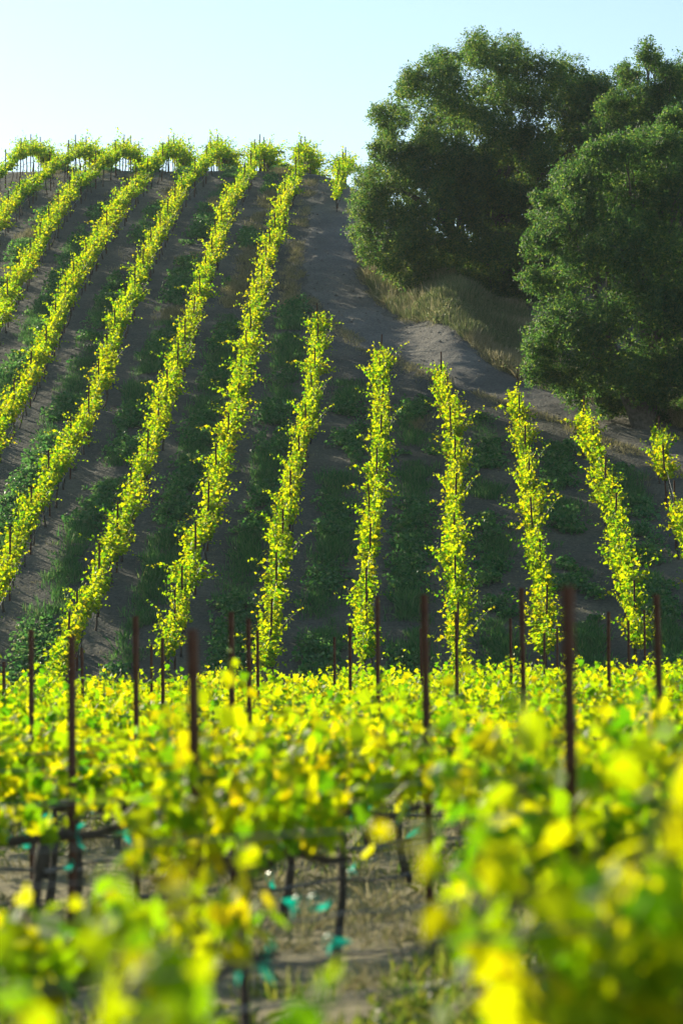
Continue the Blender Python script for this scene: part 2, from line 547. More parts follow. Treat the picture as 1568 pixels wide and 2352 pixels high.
hill_lines = []
vine_jobs = []      # (distance, args)
HILL_G = 'backlit grapevines in rows on the hillside'
STAKE_G = 'rusty stakes along the hillside rows'
stake_jobs = []
for name, pix, gaps, crest in ROWS:
    W = np.array([spot(a, b, 1.15) for a, b in pix])[:, :2]
    if crest:
        d = W[-1] - W[-2] if len(W) > 2 else np.array([0.03, 1.0])
        d = np.array([0.028, 1.0])
        W = np.vstack([W, W[-1] + d * (11 if 'lone' in name else 26)])
    fine = resample(W, 0.5)
    P3 = np.column_stack([fine, H(fine[:, 0], fine[:, 1])])
    hill_lines.append((name, P3))
    pts = resample(P3[::-1], SPACE, 0.4)          # from the top down
    nstake = 0
    for i, p in enumerate(pts):
        q = pts[min(i + 1, len(pts) - 1)]; o = pts[max(i - 1, 0)]
        d = o - q
        rz = math.atan2(d[1], d[0])
        slope = d[2] / (np.hypot(d[0], d[1]) + 1e-6)
        py = 1176 - (math.atan2(p[2] + 1.15 - EYE[2], p[1]) - PITCH) / (0.18 / 1176)
        gap = any(a < py < b for a, b in gaps)
        kit = (KIT_SLOPE if slope > 0.22 else KIT_MID if slope > 0.07 else KIT_CREST)
        if not gap:
            vine_jobs.append((np.hypot(p[0], p[1]), random.choice(kit), p + np.array([rng.normal(0, .05), 0, 0]), rz, name, i, rng.uniform(0.92, 1.06)))
        if i % 2 == 0 or i == len(pts) - 1:
            stake_jobs.append((p + d / np.linalg.norm(d) * (SPACE / 2 if i else 0.5), rz, name, nstake)); nstake += 1

# nearer vines are things of their own; the far rest at and beyond the crest is one mass
vine_jobs.sort(key=lambda j: j[0])
N_HILL = 235
ARR = ['trunk', 'cordon', 'shoot', 'leaves']
far = {p: MB() for p in ARR}
for n, (dist, kit, p, rz, name, i, sc) in enumerate(vine_jobs):
    if n < N_HILL:
        where = 'topmost' if i == 0 else ORD[min(i, 39)] + ' from top'
        place_vine(kit, p, rz, f'backlit grapevine {where} in the {name}', HILL_G, sc * rng.uniform(.95, 1.1), 1.0, rng.uniform(.85, 1.2))
    else:
        c, s = math.cos(rz), math.sin(rz)
        sc *= rng.uniform(.85, 1.12); wd_ = rng.uniform(.75, 1.2)
        M3 = np.array([[c, -s * wd_, 0], [s, c * wd_, 0], [0, 0, sc]])
        for q in ARR: far[q].merge(kit[q].moved(M3, p))
fe = bpy.data.objects.new('distant_grapevines', None)
COL.objects.link(fe); fe.location = (0, 0, 0)
kind(fe, 'stuff', 'far mass of small yellow-green grapevines along the hill crest against the sky', 'grapevines')
for p in PARTS:
    o = link(p, part_mesh(p, far), fe)
    o['kind'] = 'stuff'
for p, rz, name, k in stake_jobs:
    where = 'topmost' if k == 0 else ORD[min(k, 39)] + ' from top'
    place_stake(STAKE, p, rz + 1.57, f'rusty stake {where} in the {name}', STAKE_G, 0.02)

# ------------------------------------------------------------------ foreground rows
TH = R(50)
U = np.array([math.sin(TH), math.cos(TH)])
FRZ = math.atan2(U[1], U[0])
FG = 'leafy grapevines in the foreground rows'


def on_row(D0, px):
    t = (px - 784) * 0.18 / 1176
    D = D0 * math.tan(TH) / (math.tan(TH) - t)
    return np.array([t * D, D])


def px_of(x, y):
    return 784 + x / y / (0.18 / 1176)


DROWS = [5.2, 9.2, 12.3, 16.6] + [19.7 + 3.0 * i for i in range(14)]
ROWNAME = ['nearest row, large and blurred', 'second row from the camera', 'third row from the camera', 'fourth row from the camera']
# hand-placed vines of the near rows: photograph x, height, length along the row, kit
KIT_CLOSE = [vine_kit(L=1.15, shear=0.02, detail=1, nshoot=22, seed=101, tall=0.85, big=1.2, spread=.7), vine_kit(L=1.15, shear=0.02, detail=1, nshoot=46, seed=104, tall=1.0, big=1.02, fill=60)]
KIT_SHORT = [vine_kit(L=1.75, shear=0.02, detail=1, nshoot=36, seed=120 + i, tall=0.6, spread=.8) for i in range(3)]
KIT_UP = [vine_kit(L=1.75, shear=0.02, detail=1, nshoot=46, seed=130 + i, tall=1.05, spread=.7, fill=120) for i in range(4)]
custom = {0: [(420, 0.93, .50, KIT_CLOSE[0]), (1670, 1.0, .82, KIT_CLOSE[1])],
          1: [(-260, 0.88, .9, KIT_SHORT[0]), (260, 0.92, .75, KIT_SHORT[1]), (1450, 1.02, .9, KIT_UP[0])],
          2: [(580, 1.03, .62, KIT_UP[1]), (1290, 1.06, .76, KIT_UP[2]), (1950, 1.0, 1, None)],
          3: [(110, 0.97, .9, KIT_SHORT[2]), (770, 1.0, .75, KIT_UP[3]), (1290, 1.0, .85, None), (1800, 1.0, 1, None)]}
fg_vines = 0
for k, D0 in enumerate(DROWS):
    if k in custom:
        spots = [(on_row(D0, px), sc, al, kt) for px, sc, al, kt in custom[k]]
    else:
        spots = []
        c = rng.uniform(0, 1.7)
        a0, a1 = on_row(D0, -150), on_row(D0, 1720)
        n = int(np.linalg.norm(a1 - a0) / 1.75) + 1
        for i in range(n + 1):
            q = a0 + U * (i * 1.75 + c - 0.8)
            spots.append((q, rng.uniform(0.92, 1.06), 1.0, None))
    for i, (q, sc, al, kt) in enumerate(spots):
        near = D0 < 26
        kit = kt if kt else KIT_NEAR[(i * 3 + k * 2) % len(KIT_NEAR)] if near else random.choice(KIT_FLAT)
        dn = ['leftmost', 'second', 'third', 'fourth', 'fifth', 'sixth', 'seventh', 'eighth', 'ninth', 'tenth', 'eleventh', 'twelfth', 'thirteenth'][min(i, 12)]
        rown = ['nearest blurred', 'second', 'third', 'fourth', 'fifth', 'sixth', 'seventh', 'eighth', 'ninth', 'tenth', 'eleventh', 'twelfth', 'thirteenth', 'fourteenth',
                'fifteenth', 'sixteenth', 'seventeenth', 'hindmost'][k]
        lab = f'leafy grapevine {dn} from the left in the {rown} foreground row'.replace('leftmost from the left', 'leftmost')
        e = place_vine(kit, (q[0], q[1], float(H(*q))), FRZ + (math.pi if i % 2 else 0), lab, FG, sc, al)
        fg_vines += 1
        if D0 < 34:
            for j in range(5 if near else 2):
                tb = MB()
                x = rng.uniform(-0.8, 0.8)
                base = np.array([x, rng.normal(0, .02), rng.choice([0.9, 0.9, 0.72, 0.55]) if near else 0.9])
                for _ in range(2):
                    leaves(tb, [base + rng.normal(0, .008, 3)], [rng.normal(0, 1, 3)], [np.array([rng.normal(0, .6), rng.normal(0, .6), rng.normal(-.3, .6)])], [rng.uniform(.06, .12)], 0, width=0.45, curl=0.5)
                tp = [(base[0] + .008 * math.sin(a), .034 * math.cos(a), base[2] + .034 * math.sin(a)) for a in np.linspace(0, 6.0, 9)]
                tube(tb, tp, 0.005, 4)
                link('tie_ribbon', tb.mesh('tie_ribbon', M['tie']), e)

# foreground stakes: photograph x, photograph y of the top, row
FST = [(1320, 1345, 1), (462, 1445, 2), (988, 1365, 3), (1525, 1365, 3), (170, 1460, 3), (538, 1405, 5), (318, 1415, 5), (1207, 1350, 5), (577, 1420, 6), (870, 1370, 7), (78, 1445, 6),
       (1050, 1405, 9), (378, 1465, 9), (805, 1437, 10), (1397, 1405, 8), (1176, 1420, 11), (770, 1463, 13), (970, 1443, 12), (195, 1488, 12), (595, 1448, 11), (12, 1520, 12), (1445, 1425, 12),
       (350, 1480, 14), (1250, 1455, 13), (1280, 1440, 15), (1482, 1400, 14)]
LOOK = {1320: 'thick dark rusty stake, blurred, rising behind the big right-hand vine', 462: 'blurred dark rusty stake standing left of centre in the third foreground row'}
for px, py, k in FST:
    q = on_row(DROWS[k], px)
    z = float(H(*q))
    top = at_depth(px, py, q[1])[2]
    h = max(1.6, min(2.6, top - z))
    lab = LOOK.get(px)
    if not lab:
        left = sorted(a for a, b, c in FST if c == k)
        nm = ['nearest', 'second', 'third', 'fourth', 'fifth', 'sixth', 'seventh', 'eighth', 'ninth', 'tenth', 'eleventh', 'twelfth', 'thirteenth', 'fourteenth', 'fifteenth', 'sixteenth', 'seventeenth', 'hindmost'][k]
        if len(left) == 1: lab = f'tall rusty stake, the only one showing in the {nm} foreground row'
        else: lab = f'tall rusty stake {["leftmost", "second", "third", "fourth"][left.index(px)]} from the left in the {nm} foreground row'.replace('leftmost from the left', 'leftmost')
    o = place_stake(stake_mesh(h, 0.035, 0.028), (q[0], q[1], z), FRZ + 1.57 + 0.3, lab, 'stakes of the foreground rows', 0.0)
    o.rotation_euler[1] = rng.normal(0.012, 0.006)

# wires and drip hoses, one pair of lines per row
FRN = ['nearest', 'second', 'third', 'fourth', 'fifth', 'sixth', 'seventh', 'eighth', 'ninth', 'tenth']
for k, D0 in enumerate(DROWS[:10]):
    a0, a1 = on_row(D0, -500), on_row(D0, 2100)
    ss = np.linspace(0, 1, 40)
    xy = a0[None] * (1 - ss)[:, None] + a1[None] * ss[:, None]
    z = H(xy[:, 0], xy[:, 1])
    e = bpy.data.objects.new('trellis_wire', None); COL.objects.link(e)
    e.location = (xy[0, 0], xy[0, 1], z[0])
    org = np.array([xy[0, 0], xy[0, 1], z[0]])
    tag(e, f'thin steel trellis wires strung along the {FRN[k]} foreground row', 'trellis wires', 'trellis wires of the foreground rows')
    for hh in (0.9, 1.22):
        mb = MB(); tube(mb, np.column_stack([xy, z + hh]) - org, 0.0035, 5)
        link('wire', mb.mesh('wire', M['wire'], True), e)
    mb = MB()
    sag = 0.02 * np.sin(np.arange(40) * 1.9 + k)
    tube(mb, np.column_stack([xy, z + 0.5 + sag]) - org, 0.0095, 7)
    o = link('drip_hose', mb.mesh('drip_hose', M['hose'], True)); o.location = org
    tag(o, f'black drip hose hanging below the vines of the {FRN[k]} foreground row', 'drip hose', 'drip hoses')
    mb = MB()
    tube(mb, np.column_stack([xy, z + 0.68 + sag * .5]) - org, 0.006, 6)
    link('wire', mb.mesh('wire', M['wire'], True), e)
for name, P3 in hill_lines:
    org = P3[0].copy()
    mb = MB()
    Q = P3[::3] - org; Q[:, 2] += 0.52 + 0.03 * np.sin(np.arange(len(Q)) * 2.1)
    Q[:, 0] += 0.06
    tube(mb, Q, 0.011, 5)
    o = link('drip_hose', mb.mesh('drip_hose', M['hose'], True)); o.location = org
    tag(o, f'black drip hose running up the {name}', 'drip hose', 'drip hoses')
    e = bpy.data.objects.new('trellis_wire', None); COL.objects.link(e); e.location = org
    tag(e, f'thin steel trellis wires strung up the {name}', 'trellis wires', 'trellis wires of the hillside rows')
    for hh in (0.92, 1.25):
        mb = MB(); Q = P3[::3] - org; Q[:, 2] += hh
        tube(mb, Q, 0.0035, 4)
        link('wire', mb.mesh('wire', M['wire'], True), e)

# ------------------------------------------------------------------ ground and track
def noise2(x, y, scale, seed):
    """smooth value noise"""
    g = np.random.default_rng(seed).random((256, 256))
    u = x / scale; v = y / scale
    i = np.floor(u).astype(int); j = np.floor(v).astype(int)
    fu = u - i; fv = v - j
    fu = fu * fu * (3 - 2 * fu); fv = fv * fv * (3 - 2 * fv)
    a = g[i % 256, j % 256]; b = g[(i + 1) % 256, j % 256]; c = g[i % 256, (j + 1) % 256]; d = g[(i + 1) % 256, (j + 1) % 256]
    return (a * (1 - fu) + b * fu) * (1 - fv) + (c * (1 - fu) + d * fu) * fv


def Hd(x, y):
    x = np.asarray(x, float); y = np.asarray(y, float)
    return H(x, y) + 0.10 * (noise2(x, y, 3.1, 3) - .5) + 0.07 * (noise2(x, y, 0.9, 4) - .5) + 0.05 * (noise2(x, y, 0.37, 5) - .5)


def grid(xs, ys, f):
    X, Y = np.meshgrid(xs, ys)
    Z = f(X, Y)
    V = np.column_stack([X.ravel(), Y.ravel(), Z.ravel()])
    nx, ny = len(xs), len(ys)
    i = np.arange(nx - 1)[None, :] + np.arange(ny - 1)[:, None] * nx
    i = i.ravel()
    return V, np.column_stack([i, i + 1, i + nx + 1, i + nx])


xs = np.concatenate([[-600, -300, -150, -80, -50], np.arange(-32, 32.01, 0.2), [50, 80, 150, 300, 600]])
ys = np.concatenate([[-60, -30, -10], np.arange(2, 176, 0.25), [180, 190, 210, 240, 300, 400, 600]])
mb = MB(); mb.add(*grid(xs, ys, Hd))
g = link('ground', mb.mesh('ground', M['soil'], True)); kind(g, 'structure', 'bare brown soil of the vineyard hill and valley', 'ground')

TRK = [(778, 436), (764, 500), (752, 580), (762, 650), (822, 730), (945, 795), (1100, 868), (1280, 930), (1450, 992), (1620, 1062), (1800, 1140)]
tc = np.array([spot(a, b) for a, b in TRK])
tc = np.vstack([tc[0] + (tc[0] - tc[1]) * np.array([.3, 1, 1]), tc])
tl = resample(tc[:, :2], 0.14)
for _ in range(160): tl[1:-1] = (tl[:-2] + 2 * tl[1:-1] + tl[2:]) / 4
tn = np.gradient(tl, axis=0); tn /= np.linalg.norm(tn, axis=1)[:, None]
ts = np.column_stack([-tn[:, 1], tn[:, 0]])
HW = 1.4
nw = 25
ws = np.linspace(-1, 1, nw)
edge = 1 + 0.55 * np.column_stack([noise2(np.arange(len(tl)) * .14, np.zeros(len(tl)), 1.2, 9) - .5, noise2(np.arange(len(tl)) * .14, np.ones(len(tl)) * 50, 1.2, 9) - .5])
TV = []
for i in range(len(tl)):
    for w in ws:
        e_ = edge[i, 0] if w < 0 else edge[i, 1]
        q = tl[i] + ts[i] * w * HW * e_
        rut = -0.035 * (math.exp(-((abs(w) - .5) / .16) ** 2))
        lift = 0.05 * (1 - abs(w) ** 6) - 0.03 * abs(w) ** 6
        TV.append((q[0], q[1], float(Hd(q[0], q[1])) + lift + rut + rng.normal(0, .011) * (1 - abs(w))))
TI = (np.arange(nw - 1)[None, :] + np.arange(len(tl) - 1)[:, None] * nw).ravel()
mb = MB(); mb.add(TV, np.column_stack([TI, TI + nw, TI + nw + 1, TI + 1]))
t_ = link('dirt_track', mb.mesh('dirt_track', M['track'], True)); kind(t_, 'structure', 'pale dusty dirt track curving down below the oaks', 'track')


def track_dist(x, y):
    d = np.full(len(x), 99.0)
    for q in tl[::6]:
        d = np.minimum(d, np.hypot(x - q[0], y - q[1]))
    return d


# ------------------------------------------------------------------ grass and cover crop
def tufts(mb, P, h, n, spread, broad=0.12, lean=0.45, leafy=0.0):
    """P: tuft bases, h: heights; each tuft n tapering blades (and small round leaves when leafy)"""
    k = len(P)
    B = np.repeat(P, n, axis=0); hh = np.repeat(h, n) * rng.uniform(.45, 1.1, k * n)
    a = rng.uniform(0, 2 * math.pi, k * n)
    r = np.sqrt(rng.random(k * n)) * np.repeat(np.broadcast_to(spread, (k,)), n)
    B = B + np.column_stack([np.cos(a) * r, np.sin(a) * r, np.zeros(k * n)])
    a2 = a + rng.normal(0, .8, k * n)
    ln = np.abs(rng.normal(0, lean, k * n))
    D = np.column_stack([np.cos(a2) * ln, np.sin(a2) * ln, np.ones(k * n)])
    D /= np.linalg.norm(D, axis=1)[:, None]
    S = np.column_stack([-np.sin(a2 + rng.normal(0, 1, k * n)), np.cos(a2), np.zeros(k * n)])
    w = hh * broad * rng.uniform(.6, 1.3, k * n) / 2
    V0 = B - S * w[:, None]; V1 = B + S * w[:, None]
    mid = B + D * (hh * .6)[:, None]
    drop = np.column_stack([np.cos(a2) * ln * hh * .25, np.sin(a2) * ln * hh * .25, -ln * hh * .12])
    tip = B + D * hh[:, None] + drop
    V = np.stack([V0, V1, mid + S * (w * .8)[:, None], tip, mid - S * (w * .8)[:, None]], 1).reshape(-1, 3)
    i = (np.arange(k * n) * 5)[:, None]
    mb.add(V, i + np.arange(5)[None, :])


def leafy(mb, P, h, n, spread, size):
    k = len(P)
    B = np.repeat(P, n, axis=0); hh = np.repeat(h, n)
    a = rng.uniform(0, 2 * math.pi, k * n); r = np.sqrt(rng.random(k * n)) * spread
    z = rng.random(k * n) ** 0.8 * hh * (1 - (r / spread) ** 2 * .6)
    C = B + np.column_stack([np.cos(a) * r, np.sin(a) * r, z])
    leaves(mb, C, rsphere(k * n) + np.array([0, 0, .9]), rsphere(k * n) + np.column_stack([np.cos(a), np.sin(a), np.zeros(k * n)]), rng.uniform(.5, 1.3, k * n) * size, 0)


def ground_pts(x, y):
    return np.column_stack([x, y, Hd(x, y)])


# alley centre lines: half way between neighbouring rows
order = [12, 11, 10, 9, 8, 7, 6, 0, 1, 2, 3, 4, 5]
cc, st = MB(), MB()
lines = {i: hill_lines[i][1] for i in range(len(hill_lines))}


def x_at(i, y):
    P = lines[i]
    return np.interp(y, P[:, 1], P[:, 0]), (P[0, 1], P[-1, 1])


for a, b in zip(order[:-1], order[1:]):
    xa, ra = x_at(a, np.array([0.]));  xb, rb = x_at(b, np.array([0.]))
    y0 = min(ra[0], rb[0]) - 2; y1 = max(min(ra[1], rb[1]), min(max(ra[1], rb[1]), 128 if b == 0 else 0)) + 1.5
    n = int((y1 - y0) * 46)
    y = rng.uniform(y0, y1, n)
    PA, PB = lines[a], lines[b]
    fa = np.interp(y, PA[:, 1], PA[:, 0]); fb = np.interp(y, PB[:, 1], PB[:, 0])
    # beyond a row's end follow the neighbour at the usual spacing
    fb = np.where(y > PB[-1, 1], fa + 2.45, fb); fa = np.where(y > PA[-1, 1], fb - 2.45, fa)
    c = (fa + fb) / 2 + 0.25 * (noise2(y, y * 0, 5, 21 + a) - .5)
    x = c + np.clip(rng.normal(0, .27, n), -.65, .65)
    dens = 0.6 * noise2(x, y, 2.3, 31) + 0.55 * noise2(x, y, 0.8, 32)
    keep = (dens > 0.38 + 0.10 * sstep(105, 140, y)) & (track_dist(x, y) > 1.7)
    x, y = x[keep], y[keep]
    hn = noise2(x, y, 1.6, 33)
    dry = noise2(x, y, 3.5, 34) + 0.35 * sstep(100, 140, y) + 0.4 * np.exp(-track_dist(x, y) / 2.5)
    P = ground_pts(x, y)
    isdry = dry > 0.92
    lf = noise2(x, y, 2.7, 35) > 0.40
    h = 0.12 + 0.34 * hn
    g1 = (~isdry) & (~lf); g2 = (~isdry) & lf
    tufts(cc, P[g1], h[g1], 11, 0.14, broad=0.07)
    leafy(cc, P[g2], h[g2] * 1.15, 12, 0.17, 0.095)
    tufts(st, P[isdry], h[isdry] * .9, 11, 0.13, broad=0.05)
    # thin weeds under the vines and across the alley
    n = int((y1 - y0) * 5)
    y = rng.uniform(y0, y1, n); t = rng.random(n)
    x = np.interp(y, PA[:, 1], PA[:, 0]) + t * 2.45
    k = (track_dist(x, y) > 1.6) & (noise2(x, y, 1.1, 36) > .45)
    P = ground_pts(x[k], y[k])
    tufts(st, P, rng.uniform(.05, .16, len(P)), 7, 0.12, broad=0.07, lean=.9)

# verge beside the track
for side, n0, wmax in ((1, 4200, 1.0), (-1, 3200, .8)):
    i = rng.integers(0, len(tl), n0)
    off = (HW * .85 + np.abs(rng.normal(0, wmax * .5, n0))) * side
    q = tl[i] + ts[i] * off[:, None]
    k = (noise2(q[:, 0], q[:, 1], 1.4, 41) > .42) & (track_dist(q[:, 0], q[:, 1]) > HW * .8)
    q = q[k]
    tufts(st, ground_pts(q[:, 0], q[:, 1]), rng.uniform(.08, .26, len(q)), 8, .12, broad=.06, lean=.7)

o = link('cover_crop', cc.mesh('cover_crop', M['cover'])); kind(o, 'stuff', 'patchy green cover crop growing in strips between the hillside vine rows', 'cover crop')
o = link('dry_grass', st.mesh('dry_grass', M['straw'])); kind(o, 'stuff', 'straw-coloured dry grass tufts scattered on the hillside soil and track verge', 'dry grass')

# grassy bank between track and oaks
BANK = [(822, 560), (935, 545), (1010, 640), (1180, 680), (1300, 860), (1568, 900), (1640, 1010), (1420, 930), (1250, 880), (1060, 856), (925, 785), (830, 715)]
bw = np.array([spot(a, b)[:2] for a, b in BANK])


def inside(x, y, poly):
    r = np.zeros(len(x), bool)
    j = len(poly) - 1
    for i in range(len(poly)):
        xi, yi = poly[i]; xj, yj = poly[j]
        c = ((yi > y) != (yj > y)) & (x < (xj - xi) * (y - yi) / (yj - yi + 1e-12) + xi)
        r ^= c
        j = i
    return r


n = 48000
x = rng.uniform(bw[:, 0].min(), bw[:, 0].max(), n); y = rng.uniform(bw[:, 1].min(), bw[:, 1].max(), n)
k = inside(x, y, bw) & (track_dist(x, y) > HW + .1)
x, y = x[k], y[k]
h = 0.22 + 0.5 * noise2(x, y, 1.3, 51) * (0.5 + 0.5 * noise2(x, y, .5, 52))
bk = MB(); bs = MB()
tall = noise2(x, y, 1.9, 53) > 0.45
P = ground_pts(x, y)
tufts(bk, P[tall], h[tall], 10, .16, broad=.04, lean=.3)
tufts(bs, P[~tall], h[~tall], 9, .16, broad=.04, lean=.4)
bl = noise2(x, y, 1.2, 54) > .66
leafy(bk, P[bl], h[bl] * .9, 12, .22, .07)
# taller seeding clumps along the sunny upper edge, and low grey-green herbs
E = [(830, 575), (850, 610), (870, 590), (905, 575), (930, 570), (850, 650), (880, 640), (910, 620), (860, 690), (900, 680), (940, 680), (960, 710), (930, 730), (985, 745), (1010, 775), (1050, 790)]
for a, b in E:
    w_ = spot(a, b)
    m_ = 34
    x = w_[0] + rng.normal(0, .42, m_); y = w_[1] + rng.normal(0, .9, m_)
    k = track_dist(x, y) > HW + .05
    P = ground_pts(x[k], y[k])
    tufts(bs, P, rng.uniform(.35, .85, len(P)), 10, .16, broad=.035, lean=.32)
    leafy(bk, P[::2], rng.uniform(.25, .6, len(P[::2])), 12, .2, .075)
o = link('tall_grass', bk.mesh('tall_grass', M['bank'])); kind(o, 'stuff', 'tall grey-green grass on the bank between the dirt track and the oaks', 'tall grass')
o = link('dry_bank_grass', bs.mesh('dry_bank_grass', M['straw'])); kind(o, 'stuff', 'pale dry seeding grass on the bank above the dirt track', 'dry grass')

# weeds on the valley floor under the foreground rows
n = 19000
y = 6 + 64 * rng.random(n) ** 1.15; x = (rng.random(n) * 2 - 1) * (0.15 * y + 1.2)
k = noise2(x, y, 0.9, 61) + .5 * noise2(x, y, .3, 62) > .62
x, y = x[k], y[k]
P = ground_pts(x, y)
gn = noise2(x, y, 1.5, 63)
wd, ws_ = MB(), MB()
A = gn > .5
tufts(ws_, P[~A], rng.uniform(.06, .22, (~A).sum()), 10, .12, broad=.05, lean=.8)
tufts(wd, P[A], rng.uniform(.06, .25, A.sum()), 8, .1, broad=.08, lean=.6)
B = gn > .62
leafy(wd, P[B], rng.uniform(.05, .2, B.sum()), 9, .12, .05)
M['weed'] = leaf_mat('weed_leaf', [(0, (.05, .11, .02)), (1, (.14, .17, .04))], [(0, (.15, .30, .02)), (1, (.42, .42, .05))], mix=.45, rough=.5)
o = link('weeds', wd.mesh('weeds', M['weed'])); kind(o, 'stuff', 'low green weeds on the ground under the foreground vines', 'weeds')
o = link('dead_grass', ws_.mesh('dead_grass', M['straw'])); kind(o, 'stuff', 'tan dead grass on the ground under the foreground vines', 'dead grass')


# clods and small stones lying on the hill soil and the track
n = 16000
y = rng.uniform(66, 150, n); x = rng.uniform(-.125, .125, n) * y
t_n = 1500
i = rng.integers(0, len(tl), t_n); q = tl[i] + ts[i] * (rng.uniform(-1, 1, t_n) * HW)[:, None]
x = np.concatenate([x, q[:, 0]]); y = np.concatenate([y, q[:, 1]])
n = len(x)
P = ground_pts(x, y); P[n - t_n:, 2] += .04
sz = np.exp(rng.normal(-3.75, .45, n))
O = np.array([(1, 0, 0), (0, 1, 0), (-1, 0, 0), (0, -1, 0), (0, 0, .8), (0, 0, -.6)], float)
V = P[:, None, :] + (O[None] * rng.uniform(.6, 1.4, (n, 6, 1)) + rng.normal(0, .18, (n, 6, 3))) * sz[:, None, None]
F = np.array([(0, 1, 4), (1, 2, 4), (2, 3, 4), (3, 0, 4), (1, 0, 5), (2, 1, 5), (3, 2, 5), (0, 3, 5)])
mb = MB(); mb.add(V.reshape(-1, 3), ((np.arange(n) * 6)[:, None, None] + F[None]).reshape(-1, 3))
M['clod'] = solid_mat('clod', (0.10, 0.09, 0.075), (0.27, 0.24, 0.20), 1.7, rough=.95, bump=.2)
o = link('soil_clods', mb.mesh('soil_clods', M['clod'])); kind(o, 'stuff', 'loose clods and small stones on the hillside soil and the dirt track', 'clods')


# ------------------------------------------------------------------ oaks
def oak(label, base_px, D, lobes, trunk_r, dens=1.0, depth=4.5, leaf=0.095, stems=3):
    """lobes: billows of the crown (photograph x, y, radius, offset in depth or None)"""
    bx = at_depth(base_px, 700, D)
    z0 = float(H(bx[0], D))
    base = np.array([bx[0], D, z0])
    e = bpy.data.objects.new('oak_tree', None); COL.objects.link(e); e.location = base
    tag(e, label, 'oak tree', 'oaks beside the dirt track')
    C, Rr = [], []
    cx = np.mean([l[0] for l in lobes]); cy = np.mean([l[1] for l in lobes])
    sx = np.ptp([l[0] for l in lobes]) / 2; sy = np.ptp([l[1] for l in lobes]) / 2
    for l in lobes:
        r = l[2] / 6533 * D
        e2 = ((l[0] - cx) / sx) ** 2 * .7 + ((l[1] - cy) / sy) ** 2 * .7
        room = depth * math.sqrt(max(0.06, 1 - e2))
        offs = [l[3]] if len(l) > 3 else ([-room * rng.uniform(.55, 1.0)] + ([room * rng.uniform(.1, .9)] if e2 < .8 else []))
        for o_ in offs:
            DD = D + o_
            jt = 16 * min(1, max(0, 1.05 - e2))
            p = at_depth(l[0] + rng.normal(0, 3 + jt), l[1] + 12 + rng.normal(0, 3 + jt), DD)
            r *= rng.uniform(.82, 1.02)
            C.append(p - base); Rr.append(r * DD / D)
    C = np.array(C); Rr = np.array(Rr)
    lo = H(C[:, 0] + base[0], C[:, 1] + base[1]) - z0
    crown = MB()
    for c, r, l0 in zip(C, Rr, lo):
        # each billow is a cluster of smaller domes of leafy twigs pointing up and outward
        ns = 10
        sd = rsphere(ns); sd[:, 2] = sd[:, 2] * .85 + .12
        sub = c + sd * r * rng.uniform(.5, .95, ns)[:, None]
        sub[0] = c
        sq = r * rng.uniform(.28, .56, ns); sq[0] = r * .7
        for c2, q2 in zip(sub, sq):
            n = int(dens * 175 * q2 * q2) + 10
            d = rsphere(n); d[:, 2] = d[:, 2] * .95 + .05
            p0 = c2 + d * (q2 * (.55 + .45 * rng.random(n)) * (1 + .12 * rng.normal(0, 1, n)))[:, None]
            tw = d * .8 + rng.normal(0, .4, (n, 3)) + np.array([0, 0, .2])
            tw /= np.linalg.norm(tw, axis=1)[:, None]
            ln = rng.uniform(.12, .40, n)
            m = 12
            f = rng.random((n, m)) ** .8
            p = p0[:, None, :] + tw[:, None, :] * (ln[:, None] * f)[:, :, None] + rng.normal(0, .05, (n, m, 3))
            p = p.reshape(-1, 3); tq = np.repeat(tw, m, axis=0); dq = np.repeat(d, m, axis=0)
            k = p[:, 2] > H(p[:, 0] + base[0], p[:, 1] + base[1]) - z0 + .08
            p, tq, dq = p[k], tq[k], dq[k]
            q = len(p)
            if q: ovals(crown, p, dq * .7 + rng.normal(0, .5, (q, 3)) + np.array([0, 0, .45]), tq + rng.normal(0, .7, (q, 3)), rng.uniform(.6, 1.4, q) * leaf, .55)

    link('crown', crown.mesh('oak_crown', M['oak_leaf']), e)
    tr = MB()
    fork = []
    for s in range(stems):
        lean = np.array([rng.normal(0, .5) + (s - (stems - 1) / 2) * .9, rng.normal(0, .5), 0])
        pts = [np.array([0.12 * s, 0, -.4]) + lean * t * t + np.array([0, 0, t * 2.8]) + rng.normal(0, .04, 3) * (t > 0) for t in np.linspace(0, 1, 6)]
        tube(tr, pts, np.linspace(trunk_r, trunk_r * .6, 6), 10)
        fork.append(pts)
    order_ = np.argsort(-Rr)
    for i in order_[:46]:
        f = fork[np.argmin([np.linalg.norm((q[-1] - C[i])[:2]) for q in fork])]
        p0 = f[rng.integers(3, 6)]
        p3 = C[i]
        v = p3 - p0
        p1 = p0 + v * .35 + np.array([0, 0, .16 * np.linalg.norm(v)]) + rng.normal(0, .15, 3)
        p2 = p0 + v * .7 + np.array([0, 0, .12 * np.linalg.norm(v)]) + rng.normal(0, .2, 3)
        t = np.linspace(0, 1, 9)[:, None]
        cur = (1 - t) ** 3 * p0 + 3 * (1 - t) ** 2 * t * p1 + 3 * (1 - t) * t * t * p2 + t ** 3 * p3
        tube(tr, cur, np.linspace(trunk_r * .34, .02, 9), 6)
        for _ in range(4):
            q0 = cur[rng.integers(4, 8)]; q1 = p3 + rsphere(1)[0] * Rr[i] * .8
            tube(tr, [q0, (q0 + q1) / 2 + rng.normal(0, .08, 3), q1], [.03, .02, .008], 4)
    link('trunk', tr.mesh('oak_trunk', M['oak_bark'], True), e)
    return e


